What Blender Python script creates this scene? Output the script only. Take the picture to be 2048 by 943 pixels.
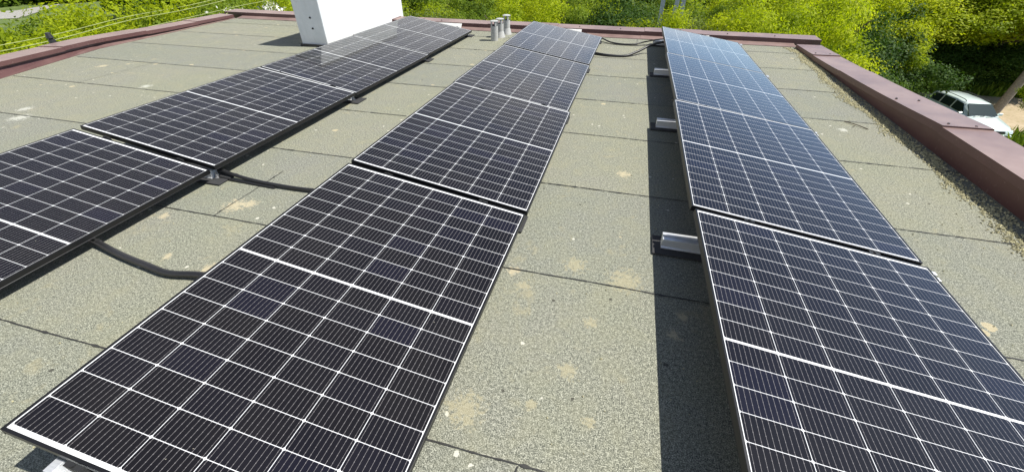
import bpy, math, random
import numpy as np
from mathutils import Vector, Matrix
R = math.radians
for o in list(bpy.data.objects): bpy.data.objects.remove(o, do_unlink=True)
sc = bpy.context.scene
COL = sc.collection

# ---------------------------------------------------------------- camera
cam_d = bpy.data.cameras.new('camera'); cam = bpy.data.objects.new('camera', cam_d); COL.objects.link(cam)
cr = Vector((0.9656329, 0.2599091, -0.0006669)); cu = Vector((-0.1548715, 0.5774464, 0.8016049)); cf = Vector((-0.2087295, 0.7739528, -0.5978537))
m = Matrix((cr, cu, -cf)).transposed().to_4x4(); m.translation = (0, 0, 1.402)
cam.matrix_world = m
cam_d.sensor_width = 36; cam_d.lens = 14.2365; cam_d.clip_start = 0.02; cam_d.clip_end = 2000
sc.camera = cam

# ---------------------------------------------------------------- sky, sun, exposure
SUN_EL, SUN_AZ = 56.5, 9.0            # azimuth measured from +x towards +y
w = bpy.data.worlds.new('World'); sc.world = w; w.use_nodes = True
nt = w.node_tree; nt.nodes.clear()
out = nt.nodes.new('ShaderNodeOutputWorld'); bg = nt.nodes.new('ShaderNodeBackground'); bg.inputs[1].default_value = 0.05
sky = nt.nodes.new('ShaderNodeTexSky'); sky.sky_type = 'NISHITA'; sky.sun_disc = False
sky.sun_elevation = R(SUN_EL); sky.sun_rotation = R(90 - SUN_AZ); sky.dust_density = 1.5
tc = nt.nodes.new('ShaderNodeTexCoord'); mp = nt.nodes.new('ShaderNodeMapping'); mp.inputs['Scale'].default_value = (1, 1, 2.2)
mp.inputs['Location'].default_value = (0.35, 0.1, 0.0)
cl = nt.nodes.new('ShaderNodeTexNoise'); cl.inputs['Scale'].default_value = 2.1; cl.inputs['Detail'].default_value = 6; cl.inputs['Roughness'].default_value = 0.55
rmp = nt.nodes.new('ShaderNodeValToRGB'); rmp.color_ramp.elements[0].position = 0.47; rmp.color_ramp.elements[1].position = 0.66
mix = nt.nodes.new('ShaderNodeMix'); mix.data_type = 'RGBA'
mix.inputs['B'].default_value = (9.0, 7.6, 6.2, 1)
nt.links.new(tc.outputs['Generated'], mp.inputs[0]); nt.links.new(mp.outputs[0], cl.inputs['Vector'])
sxw = nt.nodes.new('ShaderNodeSeparateXYZ'); nt.links.new(tc.outputs['Generated'], sxw.inputs[0])
cov = nt.nodes.new('ShaderNodeMath'); cov.operation = 'MULTIPLY_ADD'; cov.inputs[1].default_value = -0.36; nt.links.new(sxw.outputs[0], cov.inputs[0]); nt.links.new(cl.outputs[0], cov.inputs[2])
nt.links.new(cov.outputs[0], rmp.inputs[0]); lo = nt.nodes.new('ShaderNodeMapRange'); lo.inputs['From Min'].default_value = 0.18; lo.inputs['From Max'].default_value = 0.55; lo.inputs['To Min'].default_value = 1.0; lo.inputs['To Max'].default_value = 0.12
nt.links.new(sxw.outputs[2], lo.inputs['Value'])
cm = nt.nodes.new('ShaderNodeMath'); cm.operation = 'MULTIPLY'; nt.links.new(rmp.outputs[0], cm.inputs[0]); nt.links.new(lo.outputs[0], cm.inputs[1]); nt.links.new(cm.outputs[0], mix.inputs['Factor'])
nt.links.new(sky.outputs[0], mix.inputs['A']); # bright hazy band low over the horizon
e1 = nt.nodes.new('ShaderNodeMath'); e1.operation = 'MULTIPLY'; e1.inputs[1].default_value = -6.0; nt.links.new(sxw.outputs[2], e1.inputs[0])
e2 = nt.nodes.new('ShaderNodeMath'); e2.operation = 'EXPONENT'; nt.links.new(e1.outputs[0], e2.inputs[0])
e3 = nt.nodes.new('ShaderNodeMath'); e3.operation = 'MULTIPLY_ADD'; e3.inputs[1].default_value = 4.6; e3.inputs[2].default_value = 1.0; e3.use_clamp = False; nt.links.new(e2.outputs[0], e3.inputs[0])
e4 = nt.nodes.new('ShaderNodeMath'); e4.operation = 'MINIMUM'; e4.inputs[1].default_value = 5.2; nt.links.new(e3.outputs[0], e4.inputs[0])
vmx = nt.nodes.new('ShaderNodeVectorMath'); vmx.operation = 'SCALE'; nt.links.new(mix.outputs['Result'], vmx.inputs[0]); nt.links.new(e4.outputs[0], vmx.inputs['Scale'])
vt = nt.nodes.new('ShaderNodeVectorMath'); vt.operation = 'MULTIPLY'; vt.inputs[1].default_value = (0.84, 0.97, 1.14); nt.links.new(vmx.outputs[0], vt.inputs[0])
nt.links.new(vt.outputs[0], bg.inputs[0]); nt.links.new(bg.outputs[0], out.inputs[0])
sd = bpy.data.lights.new('sun', 'SUN'); sd.energy = 5.0; sd.angle = R(0.53); sd.color = (1.0, 0.965, 0.90)
so = bpy.data.objects.new('sun', sd); COL.objects.link(so)
sv = Vector((math.cos(R(SUN_EL)) * math.cos(R(SUN_AZ)), math.cos(R(SUN_EL)) * math.sin(R(SUN_AZ)), math.sin(R(SUN_EL))))
so.rotation_euler = sv.to_track_quat('Z', 'Y').to_euler(); so.location = (5, 3, 12)
sc.view_settings.view_transform = 'Standard'; sc.view_settings.look = 'None'
sc.view_settings.exposure = 0.5; sc.view_settings.gamma = 1; sc.view_settings.use_curve_mapping = False

# ---------------------------------------------------------------- helpers
def tag(o, label=None, cat=None, group=None, kind=None):
    if label: o['label'] = label
    if cat: o['category'] = cat
    if group: o['group'] = group
    if kind: o['kind'] = kind
    return o
def empty(name, loc=(0, 0, 0), rz=0):
    o = bpy.data.objects.new(name, None); COL.objects.link(o); o.location = loc; o.rotation_euler = (0, 0, rz)
    o.empty_display_size = 0.1
    return o
class MB:
    def __init__(s): s.v = []; s.f = []; s.mi = []; s.sm = []
    def add(s, vs, fs, mi=0, sm=False):
        n = len(s.v); s.v += [tuple(v) for v in vs]
        for f in fs: s.f.append(tuple(i + n for i in f)); s.mi.append(mi); s.sm.append(sm)
        return s
    def box(s, a, b, mi=0):
        x0, y0, z0 = a; x1, y1, z1 = b
        return s.add([(x0,y0,z0),(x1,y0,z0),(x1,y1,z0),(x0,y1,z0),(x0,y0,z1),(x1,y0,z1),(x1,y1,z1),(x0,y1,z1)],
              [(0,3,2,1),(4,5,6,7),(0,1,5,4),(1,2,6,5),(2,3,7,6),(3,0,4,7)], mi)
    def obox(s, c, ax, ay, az, mi=0):
        c = Vector(c); ax = Vector(ax); ay = Vector(ay); az = Vector(az)
        vs = [c + sx*ax + sy*ay + sz*az for sz in (-1, 1) for sx, sy in ((-1,-1),(1,-1),(1,1),(-1,1))]
        return s.add(vs, [(0,3,2,1),(4,5,6,7),(0,1,5,4),(1,2,6,5),(2,3,7,6),(3,0,4,7)], mi)
    def cyl(s, a, b, ra, rb=None, n=16, mi=0, cap=True):
        a = Vector(a); b = Vector(b); rb = ra if rb is None else rb
        d = (b - a).normalized(); x = d.orthogonal().normalized(); y = d.cross(x)
        vs = []
        for P, r_ in ((a, ra), (b, rb)):
            for i in range(n):
                t = 2*math.pi*i/n; vs.append(P + (x*math.cos(t) + y*math.sin(t))*r_)
        s.add(vs, [(i, (i+1) % n, n+(i+1) % n, n+i) for i in range(n)], mi, True)
        if cap: s.add(vs, [tuple(range(n))[::-1], tuple(range(n, 2*n))], mi)
        return s
    def tube(s, pts, r, n=8, mi=0, sub=6):
        P = [Vector(p) for p in pts]; Q = []
        rr = r if callable(r) else (lambda t: r)
        for i in range(len(P) - 1):
            p0 = P[max(i-1, 0)]; p1 = P[i]; p2 = P[i+1]; p3 = P[min(i+2, len(P)-1)]
            for k in range(sub):
                t = k/sub
                Q.append(0.5*((2*p1) + (p2-p0)*t + (2*p0-5*p1+4*p2-p3)*t*t + (3*p1-p0-3*p2+p3)*t**3))
        Q.append(P[-1]); vs = []; up = Vector((0.05, 0.03, 1))
        for i, q in enumerate(Q):
            d = (Q[min(i+1, len(Q)-1)] - Q[max(i-1, 0)]).normalized()
            x = d.cross(up).normalized(); y = x.cross(d); rad = rr(i/(len(Q)-1))
            for k in range(n):
                a = 2*math.pi*k/n; vs.append(q + (x*math.cos(a) + y*math.sin(a))*rad)
        fs = [(i*n+k, i*n+(k+1) % n, (i+1)*n+(k+1) % n, (i+1)*n+k) for i in range(len(Q)-1) for k in range(n)]
        s.add(vs, fs, mi, True); s.add(vs[:n], [tuple(range(n))], mi); s.add(vs[-n:], [tuple(range(n))], mi)
        return s
    def build(s, name, mats, parent=None, bevel=0):
        me = bpy.data.meshes.new(name); me.from_pydata(s.v, [], s.f)
        if not isinstance(mats, (list, tuple)): mats = [mats]
        for m_ in mats: me.materials.append(m_)
        me.polygons.foreach_set('material_index', s.mi); me.polygons.foreach_set('use_smooth', s.sm); me.update()
        o = bpy.data.objects.new(name, me); COL.objects.link(o); o.parent = parent
        if bevel:
            b = o.modifiers.new('bevel', 'BEVEL'); b.width = bevel; b.segments = 2; b.limit_method = 'ANGLE'; b.angle_limit = R(40)
        return o

class NT:
    """tiny node helper"""
    def __init__(s, name):
        s.m = bpy.data.materials.new(name); s.m.use_nodes = True; s.t = s.m.node_tree; s.t.nodes.clear()
        s.out = s.t.nodes.new('ShaderNodeOutputMaterial'); s.b = s.t.nodes.new('ShaderNodeBsdfPrincipled')
        s.t.links.new(s.b.outputs[0], s.out.inputs[0])
    def n(s, typ, **kw):
        nd = s.t.nodes.new(typ)
        for k, v in kw.items(): setattr(nd, k, v)
        return nd
    def l(s, a, b): s.t.links.new(a, b)
    def put(s, v, sock):
        if isinstance(v, (int, float)): sock.default_value = v
        elif isinstance(v, tuple): sock.default_value = v if len(v) == 4 or len(sock.default_value) == 3 else v + (1,)
        else: s.l(v, sock)
    def math(s, op, a, b=0.0, c=None, clamp=False):
        nd = s.n('ShaderNodeMath', operation=op, use_clamp=clamp); s.put(a, nd.inputs[0]); s.put(b, nd.inputs[1])
        if c is not None: s.put(c, nd.inputs[2])
        return nd.outputs[0]
    def mix(s, f, a, b, mode='MIX'):
        nd = s.n('ShaderNodeMix', data_type='RGBA', blend_type=mode); s.put(f, nd.inputs['Factor']); s.put(a, nd.inputs['A']); s.put(b, nd.inputs['B'])
        return nd.outputs['Result']
    def noise(s, vec, scale, detail=3, rough=0.5, dist=0):
        nd = s.n('ShaderNodeTexNoise'); nd.inputs['Scale'].default_value = scale; nd.inputs['Detail'].default_value = detail
        nd.inputs['Roughness'].default_value = rough; nd.inputs['Distortion'].default_value = dist
        if vec is not None: s.l(vec, nd.inputs['Vector'])
        return nd.outputs['Fac']
    def ramp(s, f, *els):
        nd = s.n('ShaderNodeValToRGB'); e = nd.color_ramp.elements
        while len(e) < len(els): e.new(0.5)
        for i, (p_, c) in enumerate(els):
            e[i].position = p_; e[i].color = (c if isinstance(c, tuple) else (c, c, c)) + (1,)
        s.l(f, nd.inputs[0]); return nd.outputs[0]
    def obj(s): return s.n('ShaderNodeTexCoord').outputs['Object']
    def geo(s): return s.n('ShaderNodeNewGeometry').outputs['Position']
    def bump(s, h, strength=0.3, dist=0.01):
        nd = s.n('ShaderNodeBump'); nd.inputs['Strength'].default_value = strength; nd.inputs['Distance'].default_value = dist
        s.l(h, nd.inputs['Height']); s.l(nd.outputs[0], s.b.inputs['Normal'])
    def set(s, col=None, rough=None, metal=None, spec=None):
        if col is not None: s.put(col, s.b.inputs['Base Color'])
        if rough is not None: s.put(rough, s.b.inputs['Roughness'])
        if metal is not None: s.put(metal, s.b.inputs['Metallic'])
        if spec is not None: s.put(spec, s.b.inputs['Specular IOR Level'])
        return s.m

def varied(name, c, rough=0.5, metal=0.0, amt=0.18, scale=6, spec=0.5, bump=0.0, bscale=60):
    t = NT(name); P = t.obj(); f = t.noise(P, scale, 5, 0.6)
    dark = tuple(x*(1-amt) for x in c); lite = tuple(min(1, x*(1+amt)) for x in c)
    t.set(t.ramp(f, (0.3, dark), (0.7, lite)), t.math('ADD', t.math('MULTIPLY', f, 0.15), rough-0.07), metal, spec)
    if bump: t.bump(t.noise(P, bscale, 4, 0.6), bump, 0.004)
    return t.m

M = {}
# --- solar cells under glass, all measured in the panel's own metres
PW, PL = 1.134, 1.722
def panel_mat():
    t = NT('solar_cells'); P = t.obj()
    sx = t.n('ShaderNodeSeparateXYZ'); t.l(P, sx.inputs[0]); x, y = sx.outputs[0], sx.outputs[1]
    px, cw = 0.1850, 0.1830; py, ch = 0.09285, 0.0909
    u = t.math('ADD', x, px*3); iu = t.math('FLOOR', t.math('DIVIDE', u, px)); fu = t.math('SUBTRACT', u, t.math('MULTIPLY', iu, px))
    v = t.math('SUBTRACT', t.math('ABSOLUTE', y), 0.0054); iv = t.math('FLOOR', t.math('DIVIDE', v, py)); fv = t.math('SUBTRACT', v, t.math('MULTIPLY', iv, py))
    du = t.math('SUBTRACT', cw/2, t.math('ABSOLUTE', t.math('SUBTRACT', fu, px/2)))      # distance inside the cell edge
    dv = t.math('SUBTRACT', ch/2, t.math('ABSOLUTE', t.math('SUBTRACT', fv, ch/2)))
    incell = t.math('MULTIPLY', t.math('GREATER_THAN', du, 0.0), t.math('GREATER_THAN', dv, 0.0))
    incell = t.math('MULTIPLY', incell, t.math('GREATER_THAN', t.math('ADD', du, dv), 0.0045))
    incell = t.math('MULTIPLY', incell, t.math('GREATER_THAN', v, 0.0))
    incell = t.math('MULTIPLY', incell, t.math('LESS_THAN', iv, 8.5))
    incell = t.math('MULTIPLY', incell, t.math('MULTIPLY', t.math('GREATER_THAN', iu, -0.5), t.math('LESS_THAN', iu, 5.5)))
    # ten busbars per cell running along the module, with brighter solder pads
    bs = cw/10; bu = t.math('SUBTRACT', t.math('FRACT', t.math('DIVIDE', t.math('SUBTRACT', fu, (px-cw)/2), bs)), 0.5)
    bus = t.math('LESS_THAN', t.math('ABSOLUTE', bu), 0.00052/bs)
    pf = t.math('ABSOLUTE', t.math('SUBTRACT', t.math('FRACT', t.math('DIVIDE', fv, ch/4)), 0.5))
    pad = t.math('MULTIPLY', t.math('LESS_THAN', t.math('ABSOLUTE', bu), 0.0010/bs), t.math('LESS_THAN', pf, 0.07))
    endp = t.math('MULTIPLY', t.math('LESS_THAN', t.math('ABSOLUTE', bu), 0.0014/bs), t.math('LESS_THAN', dv, 0.003))
    bus = t.math('MAXIMUM', bus, t.math('MAXIMUM', pad, endp))
    # each wafer has a slightly different blue-black
    cv = t.n('ShaderNodeCombineXYZ'); t.l(iu, cv.inputs[0]); t.l(t.math('MULTIPLY', t.math('SIGN', y), t.math('ADD', iv, 1)), cv.inputs[1])
    oi = t.n('ShaderNodeObjectInfo'); t.l(t.math('MULTIPLY', oi.outputs['Random'], 57), cv.inputs[2])
    wn = t.n('ShaderNodeTexWhiteNoise', noise_dimensions='3D'); t.l(cv.outputs[0], wn.inputs[0])
    cell = t.ramp(wn.outputs[0], (0.0, (0.0085, 0.0075, 0.0080)), (0.55, (0.0080, 0.0072, 0.0085)), (0.85, (0.0082, 0.0074, 0.0100)), (1.0, (0.0085, 0.0080, 0.0150)))
    c = t.mix(bus, cell, (0.20, 0.19, 0.19))
    c = t.mix(incell, (0.74, 0.75, 0.75), c)
    # dust film and a few specks
    d1 = t.noise(P, 3.0, 5, 0.6); dust = t.math('MULTIPLY', t.math('SUBTRACT', d1, 0.35, clamp=True), 0.03)
    c = t.mix(dust, c, (0.42, 0.38, 0.30))
    vo = t.n('ShaderNodeTexVoronoi'); vo.inputs['Scale'].default_value = 16; t.l(P, vo.inputs['Vector'])
    sp = t.math('MULTIPLY', t.math('LESS_THAN', vo.outputs['Distance'], 0.035), t.math('GREATER_THAN', t.noise(P, 7, 2), 0.56))
    c = t.mix(t.math('MULTIPLY', sp, 0.5), c, (0.45, 0.42, 0.34))
    t.set(c, t.math('ADD', t.math('MULTIPLY', d1, 0.06), 0.04), 0.0, 0.5)
    return t.m
M['cells'] = panel_mat()
M['frame'] = varied('black_anodised_frame', (0.020, 0.020, 0.022), 0.36, 0.5, 0.15, 9)
M['backsheet'] = varied('dark_backsheet', (0.12, 0.12, 0.12), 0.6, amt=0.05)  # unseen underside, darkened to cut light bounced onto the shaded felt
M['alu'] = NT('mill_aluminium')
t = M['alu']; P = t.obj(); mpn = t.n('ShaderNodeMapping'); mpn.inputs['Scale'].default_value = (2, 60, 60); t.l(P, mpn.inputs[0])
f = t.noise(mpn.outputs[0], 8, 4, 0.6); M['alu'] = t.set(t.ramp(f, (0.3, (0.72, 0.74, 0.75)), (0.7, (0.86, 0.87, 0.88))), t.math('ADD', t.math('MULTIPLY', f, 0.18), 0.34), 0.62)
M['rubber'] = varied('black_rubber_mat', (0.035, 0.035, 0.036), 0.85, bump=0.3, bscale=120, amt=0.3)
M['conduit'] = varied('black_conduit_plastic', (0.016, 0.016, 0.017), 0.42, bump=0.15, bscale=50)
M['steel'] = varied('galvanised_steel', (0.55, 0.55, 0.55), 0.35, 0.8)
M['blackplastic'] = varied('black_plastic', (0.02, 0.02, 0.02), 0.5)
M['bitumen'] = varied('bitumen_seam', (0.028, 0.027, 0.024), 0.6, amt=0.4, scale=8)
M['plaster'] = None
def felt_mat():
    t = NT('mineral_roofing_felt'); P = t.geo()
    g1 = t.noise(P, 230, 2, 0.6); g2 = t.noise(P, 75, 3, 0.65); big = t.noise(P, 0.9, 6, 0.62, 0.4); mid = t.noise(P, 5.5, 6, 0.65, 0.6)
    gran = t.math('ADD', t.math('MULTIPLY', g1, 0.68), t.math('MULTIPLY', g2, 0.32))
    base = t.ramp(gran, (0.37, (0.052, 0.056, 0.050)), (0.50, (0.190, 0.192, 0.157)), (0.63, (0.475, 0.470, 0.395)))
    # weathering: greener and browner fields, pale worn films
    base = t.mix(t.ramp(big, (0.38, 0.0), (0.66, 0.55)), base, (0.97, 1.01, 0.88), 'MULTIPLY')
    base = t.mix(t.ramp(mid, (0.45, 0.0), (0.75, 0.38)), base, (0.28, 0.27, 0.175))
    sy_ = t.n('ShaderNodeSeparateXYZ'); t.l(P, sy_.inputs[0]); wn = t.n('ShaderNodeTexWhiteNoise', noise_dimensions='1D')
    t.l(t.math('FLOOR', t.math('DIVIDE', t.math('SUBTRACT', sy_.outputs[1], 0.602), 0.9335)), wn.inputs['W'])
    base = t.mix(1.0, base, t.ramp(wn.outputs[0], (0.0, (0.94, 0.95, 0.96)), (1.0, (1.04, 1.03, 0.98))), 'MULTIPLY')
    # dried puddle edges / sandy silt
    silt = t.ramp(t.math('MULTIPLY', t.noise(P, 2.3, 7, 0.7, 1.2), t.math('ADD', t.noise(P, 14, 4, 0.7), 0.5)), (0.60, 0.0), (0.78, 0.5))
    base = t.mix(silt, base, (0.36, 0.32, 0.19))
    # pale lichen specks in clusters
    def spots(scale, rad, gate, seed):
        mp_ = t.n('ShaderNodeMapping'); mp_.inputs['Location'].default_value = (seed, seed*1.7, 0); t.l(P, mp_.inputs[0])
        vo = t.n('ShaderNodeTexVoronoi'); vo.inputs['Scale'].default_value = scale; t.l(mp_.outputs[0], vo.inputs['Vector'])
        dd = t.math('ADD', vo.outputs['Distance'], t.math('MULTIPLY', t.math('SUBTRACT', t.noise(P, scale*5, 4, 0.7), 0.5), rad*2.4))
        return t.math('MULTIPLY', t.math('LESS_THAN', dd, rad), t.math('GREATER_THAN', t.noise(mp_.outputs[0], scale*0.23, 2), gate))
    base = t.mix(t.math('MULTIPLY', spots(9, 0.09, 0.54, 3.1), 0.75), base, (0.62, 0.60, 0.50))
    base = t.mix(t.math('MULTIPLY', spots(3.3, 0.085, 0.50, 9.7), 0.65), base, (0.52, 0.44, 0.27))
    base = t.mix(t.math('MULTIPLY', spots(6.1, 0.05, 0.55, 21.3), 0.8), base, (0.045, 0.042, 0.034))
    # particular stains seen on the roof
    for (sx_, sy_, r_, c_) in [(-0.04,1.0,.050,0),(0.10,2.75,.060,1),(0.02,1.275,.035,0),(-0.40,1.53,.045,1),(0.38,1.3,.035,1),(-0.38,0.74,.08,0),(0.07,0.81,.03,0),(-0.33,1.425,.04,0),
              (-2.30,1.67,.09,1),(-2.22,1.71,.06,1),(-2.25,1.15,.03,1),(-6.71,4.04,.08,1),(-5.51,2.42,.10,2),(-5.75,2.6,.07,2),(-2.63,1.46,.04,1),(0.16,1.6,.10,0),(-0.15,0.82,.03,0),(-1.95,1.13,.04,1),
              (-4.6,3.9,.06,2),(-5.3,3.5,.07,2),(0.42,1.42,.03,1),(-0.1,1.65,.07,0),(1.95,4.1,.05,2)]:
        vm = t.n('ShaderNodeVectorMath', operation='DISTANCE'); t.l(P, vm.inputs[0]); vm.inputs[1].default_value = (sx_, sy_, 0)
        dd = t.math('ADD', t.math('DIVIDE', vm.outputs['Value'], r_), t.math('MULTIPLY', t.math('SUBTRACT', t.noise(P, 38, 6, 0.8), 0.47), 5.0))
        k = t.math('MINIMUM', t.math('MULTIPLY', t.math('SUBTRACT', 1.0, dd, clamp=True), 1.5), (0.55, 0.68, 0.6)[c_])
        base = t.mix(k, base, ((0.38, 0.34, 0.21), (0.50, 0.43, 0.28), (0.56, 0.56, 0.49))[c_])
    t.set(base, 0.92, 0, 0.25)
    t.bump(gran, 0.55, 0.004)
    return t.m
M['felt'] = felt_mat()
def sheet_metal():
    t = NT('maroon_coated_sheet'); P = t.obj(); f = t.noise(P, 2.2, 6, 0.65)
    c = t.ramp(f, (0.3, (0.080, 0.034, 0.031)), (0.7, (0.115, 0.054, 0.048)))
    sp = t.noise(P, 40, 3, 0.7); c = t.mix(t.ramp(sp, (0.62, 0.0), (0.75, 0.5)), c, (0.30, 0.22, 0.18))
    sx = t.n('ShaderNodeSeparateXYZ'); t.l(t.n('ShaderNodeNewGeometry').outputs['Normal'], sx.inputs[0])
    dust_sheen = t.math('MULTIPLY', t.math('SUBTRACT', sx.outputs[2], 0.6, clamp=True), t.math('MULTIPLY', f, 2.6), clamp=True)   # dust tone on level sheet, also painting in its sunlit sheen
    c = t.mix(dust_sheen, c, (0.36, 0.265, 0.232))
    t.set(c, t.math('ADD', t.math('MULTIPLY', f, 0.2), 0.33), 0, 0.5)
    t.bump(t.noise(P, 1.6, 2), 0.12, 0.03)
    return t.m
M['sheet'] = sheet_metal()
def plaster():
    t = NT('whitewashed_render'); P = t.obj(); f = t.noise(P, 5, 6, 0.65)
    mp_ = t.n('ShaderNodeMapping'); mp_.inputs['Scale'].default_value = (3, 3, 0.7); t.l(P, mp_.inputs[0])
    s_ = t.noise(mp_.outputs[0], 3.5, 6, 0.7)
    c = t.ramp(f, (0.3, (0.60, 0.62, 0.62)), (0.7, (0.71, 0.715, 0.71)))
    c = t.mix(t.ramp(s_, (0.55, 0.0), (0.72, 0.45)), c, (0.50, 0.49, 0.44))
    t.set(c, 0.85); t.bump(t.noise(P, 45, 5, 0.65), 0.35, 0.006); return t.m
M['plaster'] = plaster()
M['pipe'] = varied('grey_pvc', (0.42, 0.42, 0.40), 0.5, amt=0.15)
M['void'] = varied('dark_opening', (0.02, 0.02, 0.02), 0.9)
M['whitepaint'] = varied('white_painted_board', (0.74, 0.73, 0.69), 0.6, amt=0.1)
M['facade'] = varied('building_render', (0.50, 0.46, 0.38), 0.9, scale=3)
M['wood'] = varied('weathered_wood', (0.22, 0.19, 0.15), 0.85, scale=14, amt=0.35)
M['greywood'] = varied('pale_grey_boards', (0.50, 0.53, 0.55), 0.8, scale=9, amt=0.2)
M['wire'] = varied('pale_cable_sheath', (0.34, 0.38, 0.14), 0.6)
M['concrete'] = varied('grey_concrete', (0.30, 0.29, 0.26), 0.9, scale=5, amt=0.25)
M['moss'] = varied('pale_moss_crumbs', (0.40, 0.37, 0.22), 0.95, scale=25, amt=0.45)
def ground_mat():
    t = NT('ground_cover'); P = t.geo(); a = t.noise(P, 0.35, 6, 0.6); b = t.noise(P, 3, 6, 0.7)
    c = t.ramp(t.math('ADD', t.math('MULTIPLY', a, 0.5), t.math('MULTIPLY', b, 0.5)), (0.35, (0.045, 0.075, 0.014)), (0.52, (0.10, 0.15, 0.028)), (0.7, (0.23, 0.20, 0.10)))
    t.set(c, 0.95); return t.m
M['ground'] = ground_mat()
def dirt_mat():
    t = NT('dry_dirt_track'); P = t.geo(); a = t.noise(P, 0.8, 6, 0.65); b = t.noise(P, 9, 5, 0.7)
    c = t.ramp(t.math('ADD', t.math('MULTIPLY', a, 0.5), t.math('MULTIPLY', b, 0.5)), (0.36, (0.20, 0.20, 0.08)), (0.46, (0.36, 0.28, 0.17)), (0.7, (0.50, 0.41, 0.28)))
    t.set(c, 0.95); return t.m
M['dirt'] = dirt_mat()
def leaf_mat(name, c0, c1, c2, trans=0.45):
    t = NT(name); at = t.n('ShaderNodeAttribute', attribute_name='tone')
    c = t.ramp(at.outputs['Fac'], (0.0, c0), (0.55, c1), (1.0, c2))
    t.set(c, 0.6, 0, 0.15)
    tr = t.n('ShaderNodeBsdfTranslucent'); t.l(t.mix(1.0, c, (1.15, 1.2, 0.5), 'MULTIPLY'), tr.inputs[0])
    ms = t.n('ShaderNodeMixShader'); ms.inputs[0].default_value = trans
    t.l(t.b.outputs[0], ms.inputs[1]); t.l(tr.outputs[0], ms.inputs[2]); t.l(ms.outputs[0], t.out.inputs[0])
    return t.m
M['lime'] = leaf_mat('leaf_lime', (0.13, 0.20, 0.010), (0.33, 0.40, 0.012), (0.52, 0.55, 0.02), 0.5)
M['mid'] = leaf_mat('leaf_mid_green', (0.06, 0.11, 0.012), (0.15, 0.22, 0.02), (0.28, 0.35, 0.03), 0.42)
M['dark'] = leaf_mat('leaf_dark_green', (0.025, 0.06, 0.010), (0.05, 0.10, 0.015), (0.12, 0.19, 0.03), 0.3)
M['willow'] = leaf_mat('leaf_grey_green', (0.09, 0.13, 0.035), (0.16, 0.21, 0.055), (0.28, 0.33, 0.09), 0.38)
M['blossom'] = varied('white_blossom', (0.75, 0.74, 0.66), 0.8)
M['grass'] = leaf_mat('grass_blades', (0.07, 0.12, 0.015), (0.14, 0.22, 0.02), (0.27, 0.33, 0.04), 0.35)
M['bark'] = varied('bark', (0.11, 0.085, 0.06), 0.95, scale=9, amt=0.4, bump=0.4, bscale=30)

# ---------------------------------------------------------------- ground, track, grass
GZ = -7.2; KF = 1.154
g = MB(); g.add([(-400,-200,GZ),(400,-200,GZ),(400,600,GZ),(-400,600,GZ)], [(0,1,2,3)]); tag(g.build('ground', M['ground']), kind='structure')
rs = random.Random(2)
d = MB(); n = 40; top = []; bot = []
for i in range(n+1):
    x = 10 + 42*i/n; top.append((x, 34.1 + 0.05*(x-21) + rs.uniform(-.35,.35), GZ+0.03)); bot.append((x, 26.2 - 0.14*(x-21) + rs.uniform(-.6,.6), GZ+0.03))
d.add(top+bot, [(i, n+1+i, n+2+i, i+1) for i in range(n)]); tag(d.build('dirt_track', M['dirt']), kind='structure')
d = MB(); d.add([(-110,14,GZ+.04),(-75.5,39.6,GZ+.04),(-87,53,GZ+.04),(-83.5,44,GZ+.04),(-120,26,GZ+.04)], [(0,1,2,3,4)])
d.build('road', M['concrete']); tag(bpy.data.objects['road'], kind='structure')

def blades(name, mat, spots, hmin, hmax, seed, wd=0.03):
    rg = np.random.default_rng(seed); n = len(spots); S = np.array(spots)
    ang = rg.uniform(0, 2*np.pi, n); h = rg.uniform(hmin, hmax, n); lean = rg.uniform(0.1, 0.6, n)*h; la = rg.uniform(0, 2*np.pi, n)
    dx = np.cos(ang)*wd; dy = np.sin(ang)*wd; V = np.zeros((n, 4, 3))
    V[:,0] = S; V[:,0,0] -= dx; V[:,0,1] -= dy; V[:,1] = S; V[:,1,0] += dx; V[:,1,1] += dy
    tip = S + np.stack([np.cos(la)*lean, np.sin(la)*lean, h], -1); mid = S*0.45 + tip*0.55; mid[:,2] += h*0.12
    V[:,2] = mid + np.stack([dx*.8, dy*.8, 0*dx], -1); V[:,3] = tip
    return mesh_np(name, V.reshape(-1, 3), n, mat, rg.random(n))
def mesh_np(name, V, n, mat, tone, parent=None, mi=None):
    me = bpy.data.meshes.new(name); me.vertices.add(4*n); me.vertices.foreach_set('co', V.ravel())
    me.loops.add(4*n); me.loops.foreach_set('vertex_index', np.arange(4*n, dtype=np.int32))
    me.polygons.add(n); me.polygons.foreach_set('loop_start', np.arange(0, 4*n, 4, dtype=np.int32))
    try: me.polygons.foreach_set('loop_total', np.full(n, 4, dtype=np.int32))
    except Exception: pass
    for q in (mat if isinstance(mat, list) else [mat]): me.materials.append(q)
    if mi is not None: me.polygons.foreach_set('material_index', mi.astype(np.int32))
    a = me.attributes.new('tone', 'FLOAT', 'FACE'); a.data.foreach_set('value', tone.astype(np.float32))
    me.update(); me.validate(); o = bpy.data.objects.new(name, me); COL.objects.link(o); o.parent = parent
    return o
rg = np.random.default_rng(8)
S = np.stack([rg.uniform(11, 31, 26000), rg.uniform(0, 1, 26000)**0.8, np.zeros(26000)], -1); S[:,1] = 33.8 + 4.2*S[:,1] + 0.05*(S[:,0]-21); S[:,2] = GZ
S2 = np.stack([rg.uniform(13, 30, 14000), rg.uniform(17, 26.3, 14000), np.full(14000, GZ)], -1)
o = blades('verge_grass', M['grass'], np.concatenate([S, S2]), 0.2, 0.75, 5, 0.05)
tag(o, 'tall bright green grass growing along both sides of the dirt track', 'grass', kind='stuff')

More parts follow.
